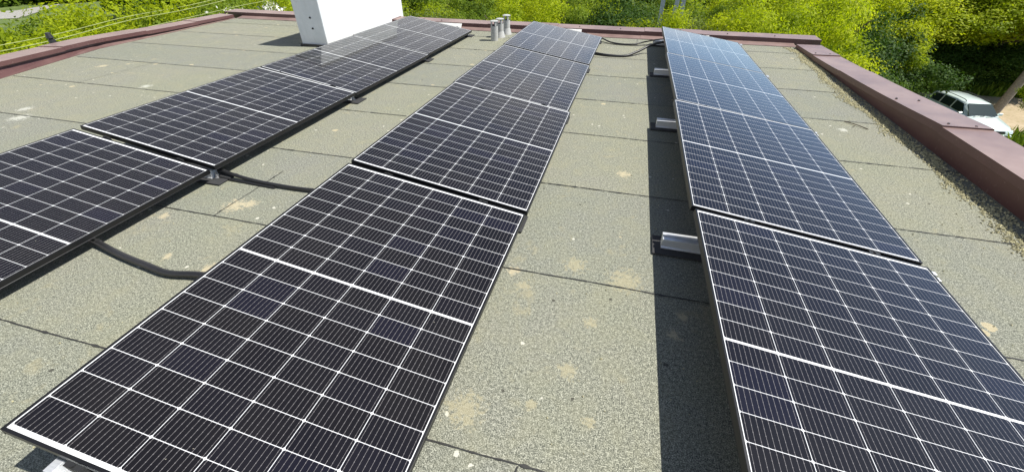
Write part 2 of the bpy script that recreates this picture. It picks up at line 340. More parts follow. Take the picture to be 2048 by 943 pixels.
# ---------------------------------------------------------------- building
bld = empty('building', (0, 0, GZ)); tag(bld, 'flat roofed building under grey green mineral felt with maroon metal edge parapets', 'building')
BZ = Vector((0, 0, -GZ))
def part(o, label=None):
    o.location = o.location + BZ if o.parent is bld else o.location
    if label: o['label'] = label
    return o
LEFT = [(-6.85,-4.5),(-6.95,0.5),(-7.08,2.2),(-7.28,3.27),(-7.62,4.25),(-7.80,4.80),(-7.88,6.2),(-7.98,7.60)]
XR, YF = 2.47, 7.585
b = MB(); b.box((-8.25,-4.4,GZ+0),(2.72,8.0,-0.35)); part(b.build('wall', M['facade'], bld))
rf = MB(); poly = [(x, y, 0) for x, y in LEFT] + [(-7.98, 7.80, 0), (2.70, 7.80, 0), (2.70, -4.5, 0)]
low = [(x, y, -0.34) for x, y, z in poly]; k = len(poly)
rf.add(poly + low, [tuple(range(k))[::-1]] + [(i, (i+1) % k, k+(i+1) % k, k+i) for i in range(k)], 0)
rs = random.Random(5)
def left_x(y):
    for (x0, y0), (x1, y1) in zip(LEFT, LEFT[1:]):
        if y0 <= y <= y1: return x0 + (x1-x0)*(y-y0)/(y1-y0)
    return LEFT[0][0]
def seam(p0, p1, n, amp, w0, w1):
    A = []; B = []; off = 0
    for i in range(n+1):
        t_ = i/n; x = p0[0] + (p1[0]-p0[0])*t_; y = p0[1] + (p1[1]-p0[1])*t_; off = off*0.93 + rs.gauss(0, amp)
        ww = rs.uniform(w0, w1)*(0.5 if rs.random() < .12 else 2.0 if rs.random() < .035 else 1)
        if abs(p1[0]-p0[0]) > abs(p1[1]-p0[1]): A.append((x, y+off-ww/2, .0035)); B.append((x, y+off+ww/2, .0035))
        else: A.append((x+off-ww/2, y, .0035)); B.append((x+off+ww/2, y, .0035))
    rf.add(A+B, [(i, i+1, n+2+i, n+1+i) for i in range(n)], 1)
for kx in range(-5, 8):
    y = 0.602 + 0.9335*kx
    x0 = left_x(y) + 0.05
    seam((x0, y), (XR-0.0, y), 420, 0.0006, 0.0045 + .0007*max(0, min(kx, 6)), 0.0075 + .0010*max(0, min(kx, 6)))
    if kx in (-3,-1,1,3,6): pass
for xj, kx in ((-2.33, 1), (-6.2, 3), (1.6, 5), (0.1, 7), (-5.2, 0), (-0.15, -1)):
    ya = 0.602+0.9335*kx; ln = 0.62 if kx == 1 else 0.93
    seam((xj, ya), (xj+0.005, ya+ln), 60, 0.0012, 0.003, 0.007)
part(rf.build('roof', [M['felt'], M['bitumen']], bld), 'grey green mineral felt roof with thin dark lap seams')

# parapets -------------------------------------------------------
def interp(y, tab):
    for (y0, z0), (y1, z1) in zip(tab, tab[1:]):
        if y <= y1: return z0 + (z1-z0)*(y-y0)/(y1-y0) if y >= y0 else z0
    return tab[-1][1]
ZR = [(-4.5, .20), (2.6, .195), (3.77, .19), (5.1, .115), (6.8, .055), (7.6, .035)]
ZL_ = [(-4.5, .22), (2.2, .20), (3.3, .165), (4.6, .125), (5.9, .09), (7.6, .06)]
def coping(sections, name, parent, step):
    """sections: list of closed profile rings (same count) -> one sheet segment"""
    c = MB(); n = len(sections[0]); vs = [p_ for s_ in sections for p_ in s_]
    fs = [(i*n+j, i*n+(j+1) % n, (i+1)*n+(j+1) % n, (i+1)*n+j) for i in range(len(sections)-1) for j in range(n)]
    fs += [tuple(range(n))[::-1], tuple(range((len(sections)-1)*n, len(sections)*n))]
    c.add(vs, fs); return part(c.build(name, M['sheet'], parent))
# right parapet: wall core + inner flashing face + coping sheets
pr = MB()
ys = [-4.5, -2, 0, 1.5, 2.6, 3.77, 4.5, 5.1, 5.9, 6.8, 7.58]
vs = []
for y in ys:
    z = interp(y, ZR) - 0.012
    vs += [(XR, y, -0.3), (XR, y, z), (2.745, y, z), (2.745, y, -0.6)]
pr.add(vs, [(i*4+j, (i+1)*4+j, (i+1)*4+(j+1) % 4, i*4+(j+1) % 4) for i in range(len(ys)-1) for j in range(4)] + [(0,1,2,3), tuple(range(len(vs)-4, len(vs)))[::-1]])
par_r = part(pr.build('parapet', M['sheet'], bld), 'long maroon sheet metal parapet along the side above the parked car')
joints = [-4.5, -2.9, -0.6, 1.72, 3.80, 5.86, 6.80, 7.575]
for i, (ya, yb) in enumerate(zip(joints, joints[1:])):
    secs = []
    for y in [ya + (yb-ya)*q/4 for q in range(5)]:
        z = interp(y, ZR) + (0.014 if i % 2 == 0 else 0.006) + (0.004 if y < ya + 0.1 else 0)
        secs.append([(XR-0.028, y, z-0.055), (XR-0.026, y, z), (2.775, y, z+0.004), (2.777, y, z-0.06), (2.765, y, z-0.06), (2.762, y, z-0.008), (XR-0.018, y, z-0.012), (XR-0.02, y, z-0.055)])
    o = coping(secs, 'coping', par_r, 0); o.location = (0, 0, 0)
def screws(pts, parent):
    for p_ in pts:
        s_ = MB(); s_.cyl((p_[0], p_[1], p_[2]-.004), (p_[0], p_[1], p_[2]+.005), .011, .008, 8); s_.build('screw', M['blackplastic'], parent)
screws([(x, y, interp(y, ZR)+.02) for x, y in ((2.49,4.62),(2.66,4.60),(2.51,3.86),(2.68,3.84),(2.5,6.9),(2.67,6.88),(2.5,2.9),(2.67,2.88),(2.5,1.9),(2.67,1.9))], par_r)
# far parapet, standing above the ends of the side ones
pf_ = MB(); pf_.box((-8.36, 7.80, -0.5), (2.79, 8.06, 0.075))
par_f = part(pf_.build('parapet', M['sheet'], bld), 'maroon sheet metal parapet across the far end with its near face in shade')
fx = [-8.40, -6.35, -4.45, -2.55, -1.30, 0.20, 1.12, 2.83]
for i, (xa, xb) in enumerate(zip(fx, fx[1:])):
    z = 0.088 + (0.007 if i % 2 else 0)
    secs = [[(x, 7.775, z-0.075), (x, 7.777, z), (x, 8.11, z+0.006), (x, 8.112, z-0.05), (x, 8.10, z-0.05), (x, 8.10, z-0.004), (x, 7.786, z-0.01), (x, 7.784, z-0.075)] for x in (xa, (xa+xb)/2, xb)]
    o = coping(secs, 'coping', par_f, 0); o.location = (0, 0, 0)
for i in range(9):
    fl = MB(); xa = -7.95+i*1.1567; fl.add([(xa,7.60,.006+.003*(i%2)),(xa+1.16,7.60,.006+.003*(i%2)),(xa+1.16,7.795,.030+.003*(i%2)),(xa,7.795,.030+.003*(i%2))], [(0,1,2,3)]); fl.build('flashing', M['sheet'], par_f)
screws([(x, 7.9, .098) for x in (-0.9,-0.2,0.7,1.5,2.2,-3.5,-5.6)], par_f)
# left parapet follows the bent roof edge
def lsec(x, y, nx, ny):
    z = interp(y, ZL_)
    P = lambda dd, zz: (x - nx*dd, y - ny*dd, zz)
    return P, z
pl = MB(); pts = []
for i, (x, y) in enumerate(LEFT):
    a = Vector(LEFT[max(i-1,0)]); c_ = Vector(LEFT[min(i+1,len(LEFT)-1)]); dd = (c_-a).normalized(); pts.append((x, y, dd.y, -dd.x))
vs = []
for x, y, nx, ny in pts:
    P, z = lsec(x, y, nx, ny); z0 = max(z-.07, .022)
    vs += [P(0, .004), P(.05, z0), P(.06, z-.012), P(.30, z-.012), P(.30, -.6), P(.05, -.33)]
pl.add(vs, [(i*6+j, i*6+(j+1) % 6, (i+1)*6+(j+1) % 6, (i+1)*6+j) for i in range(len(pts)-1) for j in range(6)])
par_l = part(pl.build('parapet', M['sheet'], bld), 'bent maroon sheet metal parapet on the sunlit side beneath the overhead wires')
def along(t_):
    i = min(int(t_), len(pts)-2); f_ = t_-i; return tuple(pts[i][k_]*(1-f_)+pts[i+1][k_]*f_ for k_ in range(4))
cuts = [0, 1.0, 2.4, 4.05, 5.6, 6.35, 7.0]
for i, (ta, tb) in enumerate(zip(cuts, cuts[1:])):
    secs = []
    for q in range(7):
        x, y, nx, ny = along(ta+(tb-ta)*q/6); P, z = lsec(x, y, nx, ny); z += .008*(i % 2)
        fz = max(z-.05, .02)
        secs.append([P(.012, fz), P(.018, z), P(.33, z+.01), P(.332, z-.05), P(.32, z-.05), P(.318, z), P(.028, z-.01), P(.022, fz)])
    o = coping(secs, 'coping', par_l, 0); o.location = (0, 0, 0)

# chimney
CX0, CX1, CY0, CY1, CH = -4.93, -4.47, 5.76, 8.25, 1.10
ch = MB(); ch.box((CX0, CY0, 0.0), (CX1, CY1, CH))
chim = part(ch.build('chimney', M['plaster'], bld, 0.012), 'broad whitewashed chimney stack standing on the felt')
s_ = MB(); s_.box((CX0-.012, CY0-.012, CH+.001), (CX1+.012, CY1+.012, CH+.03)); s_.build('cap', M['concrete'], chim, .01)
s_ = MB(); s_.box((CX0-.02, CY0-.03, .002), (CX1+.02, CY0-.002, .035)); s_.box((CX0-.025, CY0-.002, .002), (CX0-.002, 7.7, .03)); s_.build('flashing', M['bitumen'], chim, .006)
for dz in (.40, .255):
    s_ = MB(); s_.cyl((-4.665, CY0-.02, dz), (-4.665, CY0+.01, dz), .009, .009, 8); s_.cyl((-4.665, CY0-.005, dz), (-4.665, CY0+.002, dz), .014, .014, 8); s_.build('anchor_bolt', M['void'], chim)
# vents
def vent(x, y, h, skirt, lab):
    v = empty('vent_pipe', (x, y, 0)); v.parent = bld; v.location = Vector((x, y, 0)) + BZ; v['label'] = lab
    r_ = .058
    p_ = MB(); p_.cyl((0,0,0), (0,0,h*0.74), r_, r_, 24, cap=False); p_.cyl((0,0,h*.70), (0,0,h*.72), r_*.9, r_*.9, 16, 1)
    if skirt: p_.cyl((0,0,0), (0,0,h*.33), r_*1.5, r_*1.03, 24, cap=False)
    for i in range(5):
        a = 2*math.pi*i/5 + .4; c_ = Vector((math.cos(a), math.sin(a), 0)); p_.obox(c_*r_*.96 + Vector((0,0,h*.85)), c_*.003, Vector((-c_.y, c_.x, 0))*.013, (0,0,h*.12))
    p_.build('pipe', [M['pipe'], M['void']], v)
    c_ = MB(); c_.cyl((0,0,h*.945), (0,0,h*.97), r_*1.14, r_*1.18, 24); c_.cyl((0,0,h*.97), (0,0,h), r_*1.18, r_*.8, 24); c_.build('cap', M['pipe'], v)
    return v
vent(-2.153, 6.90, .295, False, 'nearest grey plastic vent pipe with slotted cap')
vent(-2.140, 7.18, .285, True, 'middle grey plastic vent pipe')
vent(-2.105, 7.46, .300, True, 'grey plastic vent pipe closest to the far parapet')
s_ = MB()
# white boards behind the far ends of the rows
for (xa, xb, lab) in ((-3.78, -2.95, 'white painted board behind the far end of the row beside the chimney'), (-1.45, -0.82, 'white painted board behind the far end of the middle row'), (0.62, 1.175, 'white painted board behind the far end of the row by the side parapet')):
    q = MB(); q.obox(((xa+xb)/2, 7.47, .062), ((xb-xa)/2,0,0), (0,.055,.055), (0,-.004,.004)); q.box((xa, 7.53, .006), (xb, 7.59, .012))
    tag(q.build('wind_board', M['whitepaint'], None, .003), lab, 'board', 'white boards behind the panel rows')

# moss crumbs along the right parapet, scattered twigs and grit
rs = random.Random(9); cr_ = MB()
def crumb(x, y, r_):
    vs = []
    for i in range(5):
        a = 2*math.pi*i/5 + rs.random(); vs.append((x+math.cos(a)*r_*rs.uniform(.6,1.4), y+math.sin(a)*r_*rs.uniform(.6,1.4), rs.uniform(.001,.004)))
    vs.append((x+rs.uniform(-.3,.3)*r_, y+rs.uniform(-.3,.3)*r_, .004+r_*rs.uniform(.5,1.1)))
    cr_.add(vs, [(i, (i+1) % 5, 5) for i in range(5)])
for i in range(5200):
    y = rs.uniform(1.0, 7.55); cx = 2.335 + .035*math.sin(y*2.1) + (y-4)*.006 + .03*math.sin(y*7.3); x = rs.gauss(cx, .035+.012*math.sin(y*5)); 
    if x < XR-.02: crumb(x, y, rs.uniform(.002,.009)*(1.4 if rs.random() < .12 else 1))
for i in range(1800):
    y = rs.uniform(.5, 7.5); x = rs.uniform(2.30, XR-.02); crumb(x, y, rs.uniform(.003,.010))
for i in range(900):
    y = rs.uniform(0.2, 7.5); x = rs.choice((rs.uniform(-.5,.5), rs.uniform(1.6,2.3), rs.uniform(-2.7,-1.7), rs.uniform(-7,-4))); crumb(x, y, rs.uniform(.0015,.0045))
tag(cr_.build('moss_crumbs', M['moss']), 'pale yellow moss and grit crumbs strewn along the foot of the side parapet', 'grit', kind='stuff')
tw = MB(); tw.tube([(2.03,4.32,.006),(2.09,4.24,.012),(2.16,4.16,.006)], .004, 5); tw.tube([(2.09,4.24,.011),(2.05,4.18,.008)], .0025, 5)
tag(tw.build('twig', M['bark']), 'small dry twig lying on the felt near the side parapet', 'twig')

# ---------------------------------------------------------------- solar panels
PANELS = [('A',1,(-3.2286,1.0216,0.1884),(0.98787,-0.00622,-0.15515),(0.00629,0.99998,0.00317)),
('A',2,(-3.2055,2.7801,0.1945),(0.98804,-0.01023,-0.15384),(0.01036,0.99993,-0.00519)),
('A',3,(-3.1875,4.5247,0.1815),(0.98694,-0.01596,-0.16030),(0.01617,0.99987,-0.00168)),
('A',4,(-3.1837,6.2567,0.1827),(0.98716,-0.00864,-0.15948),(0.00875,0.99996,-0.00103)),
('B',1,(-1.0012,1.0533,0.1859),(0.98742,-0.00709,-0.15793),(0.00718,0.99997,0.00381)),
('B',2,(-0.9884,2.8014,0.1904),(0.98568,0.00042,-0.16861),(-0.00042,1.00000,-0.00247)),
('B',3,(-1.0110,4.5448,0.1765),(0.98663,-0.00546,-0.16289),(0.00553,0.99998,-0.00433)),
('B',4,(-1.0099,6.2877,0.1800),(0.98697,-0.00633,-0.16080),(0.00641,0.99998,0.00093)),
('C',1,(1.0333,1.1102,0.1709),(0.98905,0.01525,-0.14678),(-0.01542,0.99988,0.00242)),
('C',2,(1.0033,2.8624,0.1805),(0.99015,0.00769,-0.13982),(-0.00777,0.99992,0.00985)),
('C',3,(1.0016,4.6073,0.1836),(0.98862,0.01594,-0.14960),(-0.01612,0.99984,0.00751)),
('C',4,(0.9951,6.3477,0.1833),(0.98843,0.00949,-0.15137),(-0.00960,0.99995,0.00204))]
ROW = {'A': 'of left row', 'B': 'of middle row', 'C': 'of right row'}
NTH = {1: 'nearest', 2: 'second', 3: 'third', 4: 'farthest'}
SEE = {('A',1): 'cut off by the photo edge, wavy conduit leaving it', ('A',2): 'in front of the one mirroring the chimney', ('A',3): 'mirroring the white chimney wall', ('A',4): 'touching the chimney and reflecting pale sky',
       ('B',1): 'large in front with every cell line clear', ('B',2): 'dark', ('B',3): 'with grey cloud reflections', ('B',4): 'pale grey by the far parapet',
       ('C',1): 'bluish black above the biggest rail end', ('C',2): 'dark blue', ('C',3): 'blue', ('C',4): 'pale sky blue at the far parapet'}
hw, hl, lip, th = PW/2, PL/2, .0095, .030
fr = MB()
o8 = [(-hw,-hl),(hw,-hl),(hw,hl),(-hw,hl)]; i8 = [(-hw+lip,-hl+lip),(hw-lip,-hl+lip),(hw-lip,hl-lip),(-hw+lip,hl-lip)]
f8 = [(-hw+.028,-hl+.028),(hw-.028,-hl+.028),(hw-.028,hl-.028),(-hw+.028,hl-.028)]
vs = [(x,y,0) for x,y in o8] + [(x,y,0) for x,y in i8] + [(x,y,-.004) for x,y in i8] + [(x,y,-th) for x,y in o8] + [(x,y,-th) for x,y in f8]
fs = []
for i in range(4):
    j = (i+1) % 4
    fs += [(i, j, 4+j, 4+i), (4+i, 4+j, 8+j, 8+i), (j, i, 12+i, 12+j), (12+i, 12+j, 16+j, 16+i)]
fr.add(vs, fs)
gl = MB(); q = lip-.001
gl.add([(-hw+q,-hl+q,-.0022),(hw-q,-hl+q,-.0022),(hw-q,hl-q,-.0022),(-hw+q,hl-q,-.0022)], [(0,1,2,3)])
bs = MB(); bs.add([(-hw+q,-hl+q,-.0065),(hw-q,-hl+q,-.0065),(hw-q,hl-q,-.0065),(-hw+q,hl-q,-.0065)], [(3,2,1,0)])
jbs = []
for jx in (-.35, 0, .35):
    jb = MB(); jb.box((jx-.045, -.03, -.024), (jx+.045, .03, -.0068)); jbs.append(jb)
proto = None
for (rw, k, c, ax, by) in PANELS:
    X = Vector(ax).normalized(); Y = Vector(by); Y = (Y - X*Y.dot(X)).normalized(); Z = X.cross(Y)
    Mx = Matrix((X, Y, Z)).transposed().to_4x4(); Mx.translation = Vector(c)
    e = empty('solar_panel'); e.matrix_world = Mx
    if proto is None:
        kids = [fr.build('frame', M['frame'], e, .0012), gl.build('cell_glass', M['cells'], e), bs.build('backsheet', M['backsheet'], e)] + [jb.build('junction_box', M['blackplastic'], e) for jb in jbs]
        proto = kids
    else:
        for ko in proto:
            c2 = ko.copy(); c2.parent = e; COL.objects.link(c2)
    tag(e, '%s solar panel %s, %s' % (NTH[k], ROW[rw], SEE[(rw, k)]), 'solar panel', 'solar panels laid in three tilted rows on the roof')

# mounting rails with rubber mats at every joint, clamps in the gaps
YJ = {'A': [0.150, 1.930, 3.665, 5.41, 7.12], 'B': [0.175, 1.935, 3.68, 5.43, 7.15], 'C': [0.235, 1.935, 3.73, 5.47, 7.19]}
XL = {'A': (-3.79, -2.66), 'B': (-1.57, -.47), 'C': (.335, 1.61)}
WHERE = {0: 'at the near end', 1: 'under the nearest joint', 2: 'under the second joint', 3: 'under the third joint', 4: 'at the far end'}
def rail(rw, j):
    y = YJ[rw][j]; xl, xr = XL[rw]; e = empty('mounting_rail', (xl, y, 0)); L_ = xr - xl
    mt = MB(); mt.box((-.045 if rw == 'C' else .03, -.085, .0045), (L_+{'A': .06, 'B': .028, 'C': .03}[rw], .085, .013)); mt.build('rubber_mat', M['rubber'], e, .002)
    # extruded aluminium profile: foot, web and twin lips
    prof = [(-.034,.0135),(.034,.0135),(.034,.019),(.029,.022),(.029,.070),(.033,.074),(.033,.078),(.010,.078),(.010,.060),(-.006,.060),(-.006,.073),(-.031,.073),(-.031,.069),(-.026,.064),(-.026,.024),(-.034,.019)]
    p_ = MB(); n_ = len(prof); x0 = 0 if rw == 'C' else .05; x1 = L_ - (0.0 if rw == 'C' else 0.05)
    p_.add([(x0, a, z) for a, z in prof] + [(x1, a, z) for a, z in prof], [(i, (i+1) % n_, n_+(i+1) % n_, n_+i) for i in range(n_)] + [tuple(range(n_))[::-1], tuple(range(n_, 2*n_))])
    p_.build('rail_profile', M['alu'], e, .0012)
    # upright under the high edge
    hx = {'A': .16, 'B': .16, 'C': .30}[rw]
    u_ = MB(); u_.box((hx, -.018, .079), (hx+.03, .018, .195)); u_.build('upright', M['alu'], e, .001)
    # clamps bridging the gap between two panels
    row_pan = [P_ for P_ in PANELS if P_[0] == rw and P_[1] in (j, j+1)]
    P_ = row_pan[0]; X = Vector(P_[3]); 
    for t_ in (-.30, .31):
        q_ = Vector(P_[2]) + X*t_; yj = (row_pan[0][2][1]+PL/2 + row_pan[1][2][1]-PL/2)/2 if len(row_pan) == 2 else (P_[2][1]-PL/2-.009 if j == 0 else P_[2][1]+PL/2+.009)
        zc = q_.z - e.location.z; cl_ = MB(); cl_.obox((q_.x-xl, yj-y, zc-.016), X*.026, (0,.0075,0), (0,0,.016)); cl_.cyl((q_.x-xl, yj-y, zc-.001), (q_.x-xl, yj-y, zc+.006), .006, .006, 8); cl_.build('clamp', M['blackplastic'], e)
    b_ = MB(); xb = L_-.035; b_.cyl((xb, -.0, .013), (xb, .0, .03), .013, .013, 6); b_.cyl((xb, 0, .03), (xb, 0, .052), .006, .006, 8); b_.cyl((xb,0,.013),(xb,0,.016),.020,.020,12); b_.build('bolt', M['steel'], e)
    tag(e, 'aluminium rail on black mat %s of the %s row of panels' % (WHERE[j], {'A': 'left', 'B': 'middle', 'C': 'right'}[rw]), 'mounting rail', 'mounting rails between roof and panels')
for rw in 'ABC':
    for j in range(5): rail(rw, j)

# ---------------------------------------------------------------- cables
def cable(pts, r, name, label, ties=(), mat='conduit'):
    e = MB(); e.tube(pts, r, 10); o = e.build(name, M[mat]); tag(o, label, 'cable', 'black cables between the panel rows')
    for tp in ties:
        s2 = MB(); s2.cyl(Vector(tp)-Vector((.004,0,0)), Vector(tp)+Vector((.004,0,0)), r*1.12, r*1.12, 12); s2.build('cable_tie', M['blackplastic'], o)
    return o
cable([(-3.1,1.22,.05),(-2.84,1.145,.04),(-2.66,1.115,.030),(-2.45,1.075,.024),(-2.24,1.045,.026),(-2.08,1.030,.022),(-1.85,1.06,.03),(-1.3,1.05,.05)], .0175, 'conduit',
      'thick wavy black conduit on the felt nearest the viewer, between left and middle rows', [(-2.68,1.121,.032)])
cable([(-3.1,2.05,.07),(-2.86,2.01,.060),(-2.78,1.995,.05),(-2.60,1.968,.032),(-2.40,1.945,.022),(-2.15,1.935,.018),(-1.95,1.938,.018),(-1.6,1.95,.03),(-1.2,1.95,.06)], .0135, 'conduit',
      'straight black conduit leaving the joint with a rail foot, between left and middle rows')
cable([(-3.0,1.98,.05),(-2.80,1.955,.032),(-2.70,1.938,.018),(-2.58,1.930,.012),(-2.45,1.925,.010),(-2.2,1.915,.010)], .0075, 'cable', 'thin black cable lying just below the straight conduit')
cable([(-1.0,6.45,.06),(-.62,6.37,.03),(-.45,6.34,.02),(-.28,6.29,.015),(-.05,6.31,.015),(.12,6.47,.05),(.26,6.62,.10),(.40,6.62,.15),(.52,6.6,.17),(.9,6.6,.13)], .017, 'conduit', 'thick black cable arching up under the pale blue panel near the far parapet')
cable([(-1.0,7.3,.08),(-.6,7.34,.05),(-.45,7.30,.04),(-.33,7.19,.02),(-.18,7.13,.010),(.03,7.14,.010),(.20,7.24,.03),(.36,7.13,.09),(.50,6.95,.14),(.9,6.9,.14)], .010, 'cable', 'slim black cable sagging closest to the far parapet, middle row to right row')
cable([(-1.0,7.18,.08),(-.6,7.22,.04),(-.44,7.19,.014),(-.25,7.075,.008),(.05,7.06,.008),(.25,7.16,.01),(.45,7.2,.04),(.8,7.2,.06)], .005, 'cable', 'thinnest black cable lying beside the slim one by the far parapet')

# overhead wires beyond the left parapet
def wire(pts, r, label):
    e = MB(); e.tube(pts, r, 6, sub=10); tag(e.build('overhead_wire', M['wire']), label, 'wire', 'pale wires beyond the left parapet')
wire([(-10.3,-8,.5),(-10.4,0,-.05),(-10.5,5.0,-.138),(-10.5,7.3,-.02),(-10.5,9.7,.06),(-10.6,16,.55),(-10.7,26,1.6)], .006, 'topmost pale overhead wire crossing the shrubs on the left')
wire([(-9.8,-8,.5),(-9.9,0,-.05),(-10.0,4.72,-.146),(-10,6.92,-.02),(-10,9.3,.06),(-10.1,16,.55),(-10.2,26,1.6)], .006, 'second pale overhead wire from the top, touching the black insulator')
wire([(-8.75,4.6,-.10),(-8.65,5.3,-.03),(-8.6,6.08,.025),(-8.6,8.43,.104),(-8.7,9.8,.12),(-8.9,14,.3),(-9.1,24,1.2)], .005, 'third pale overhead wire, dropping behind the left parapet')
wire([(-8.35,6.7,-.02),(-8.3,7.116,.012),(-8.3,7.668,.042),(-8.35,7.9,.10)], .005, 'short lowest pale wire ending at the left corner of the far parapet')
e = empty('insulator_bracket', (-8.3,4.55,-.35)); tag(e, 'small black insulator bracket standing behind the left parapet', 'insulator')
q = MB(); q.cyl((0,0,0),(0,0,.52),.022,.022,10); q.build('post', M['blackplastic'], e)
q = MB(); q.cyl((0,0,.42),(0,0,.50),.05,.04,12); q.cyl((0,0,.52),(0,0,.59),.045,.03,12); q.cyl((0,0,.50),(0,0,.52),.03,.03,12); q.build('insulator', M['blackplastic'], e)
q = MB(); q.cyl((0,0,.05),(.35,0,.02),.012,.012,8); q.build('arm', M['steel'], e)

# ---------------------------------------------------------------- trees and shrubs
def crown_mesh(name, mats, seed, n_clump, per, leaf, clump_r, shape, drop=0.0, blossom=0):
    rg = np.random.default_rng(seed)
    C = []
    while len(C) < n_clump:
        p_ = rg.normal(size=3); p_ /= np.linalg.norm(p_); rr = rg.uniform(.35, 1.0)**.45
        ang = math.atan2(p_[1], p_[0]); bump = 1 + .22*math.sin(3*ang+seed) + .14*math.sin(5*ang+2*seed+3*p_[2]) + .13*math.sin(7*p_[2]+seed*1.3)
        p_ = p_*rr*bump
        if p_[2] < -.85: continue
        C.append(p_)
    C = np.array(C); tone_c = rg.random(n_clump)
    rad = clump_r*rg.uniform(.6, 1.35, n_clump)
    idx = np.repeat(np.arange(n_clump), per); n = len(idx)
    L = rg.normal(size=(n, 3)); L /= np.linalg.norm(L, axis=1)[:, None]; L *= (rg.random(n)**.33)[:, None]
    L[:, 2] *= .62
    # leaves sit on little sprays: jitter along a spray direction shared by groups of 6
    spray = rg.normal(size=(n//6+1, 3))[np.repeat(np.arange(n//6+1), 6)[:n]]; spray /= np.linalg.norm(spray, axis=1)[:, None]
    pos = C[idx]*np.array(shape) + L*rad[idx][:, None] + spray*rg.uniform(0, .12, n)[:, None]
    pos[:, 2] -= drop*rg.random(n)
    s_ = leaf*rg.uniform(.55, 1.35, n)
    nrm = L*1.2 + np.array([0, 0, .6]) + rg.normal(size=(n, 3))*.42; nrm /= np.linalg.norm(nrm, axis=1)[:, None]
    d_ = spray + rg.normal(size=(n, 3))*.5; d_ -= nrm*(d_*nrm).sum(1)[:, None]; d_ /= np.linalg.norm(d_, axis=1)[:, None]; e_ = np.cross(nrm, d_)
    V = np.zeros((n, 4, 3)); V[:,0] = pos - d_*s_[:, None]; V[:,1] = pos + e_*s_[:, None]*.45 - nrm*s_[:, None]*.15; V[:,2] = pos + d_*s_[:, None]; V[:,3] = pos - e_*s_[:, None]*.45 - nrm*s_[:, None]*.15
    tone = np.clip(.68*tone_c[idx] + .32*rg.random(n), 0, 1)
    mi = np.zeros(n)
    if blossom:
        fl_ = rg.choice(n_clump, blossom, replace=False); up = C[idx][:, 2] > .05
        mi = (np.isin(idx, fl_) & up & (rg.random(n) < .7)).astype(float)
    return V, n, tone, mi
PROTO = {}
SHAPE = {}
def proto_tree(kind, variant, seed):
    mats = {'lime': [M['lime']], 'mid': [M['mid']], 'dark': [M['dark']], 'willow': [M['willow']], 'elder': [M['mid'], M['blossom']]}[kind]
    leaf = {'lime': .044, 'mid': .040, 'dark': .046, 'willow': .030, 'elder': .042}[kind]
    shape = (1.0, 1.0, .95)
    # normalised crown: radius about one metre wide units are scaled by the thing's own size when placed
    V, n, tone, mi = crown_mesh('crown', mats, seed, 120, 420 if kind != 'willow' else 520, leaf/1.7, .29, shape, .0, 26 if kind == 'elder' else 0)
    o = mesh_np('crown', V.reshape(-1, 3), n, mats, tone, None, mi)
    rs_ = random.Random(seed); tk = MB(); tk.tube([(0,0,-3.3),(.03,.02,-2.2),(-.04,.03,-1.2),(.02,-.02,-.2),(0,0,.35)], lambda t_: .10*(1-.75*t_), 8)
    for i in range(11):
        a = rs_.uniform(0, 6.28); z0 = rs_.uniform(-1.3, .1); r_ = rs_.uniform(.55, .9); z1 = z0 + rs_.uniform(.35, .85)
        tk.tube([(0,0,z0),(math.cos(a)*r_*.5, math.sin(a)*r_*.5, z0+(z1-z0)*.4),(math.cos(a)*r_, math.sin(a)*r_, z1)], lambda t_: .035*(1-.8*t_), 5, sub=3)
    tr = tk.build('trunk', M['bark'])
    return o, tr
def mk_kind(kind, seed):
    a = proto_tree(kind, 0, seed); PROTO[kind] = [a]
    if kind in ('lime', 'mid', 'dark'): PROTO[kind].append(proto_tree(kind, 1, seed+7))
for i, kd in enumerate(('lime', 'mid', 'dark', 'willow', 'elder')): mk_kind(kd, 11+13*i)
used = set()
COLW = {'lime': 'bright yellow green', 'mid': 'mid green', 'dark': 'dark green', 'willow': 'grey green fine leaved', 'elder': 'white flowering green'}
rs = random.Random(31)
def tree(x, y, ztop, wid, kind, label, name='tree', group='trees and shrubs around the building', sz=None):
    e = empty(name, (x, y, GZ), rs.uniform(0, 6.28)); pr_ = PROTO[kind][rs.randrange(len(PROTO[kind]))]
    s_ = wid/2/1.08; H_ = ztop - GZ; sv_ = sz or min(s_*1.05, H_*.45)
    zc = H_ - 1.12*sv_
    for src in pr_:
        if src.name in used or src.data.name + str(id(src)) in used: o = src.copy(); COL.objects.link(o)
        else: o = src; used.add(src.name)
        o.parent = e; o.location = (0, 0, zc)
        if 'trunk' in o.name: o.scale = (s_, s_, max(sv_, zc/3.2))
        else: o.scale = (s_, s_, sv_)
    tag(e, label, 'tree' if name == 'tree' else 'shrub', group)
    return e
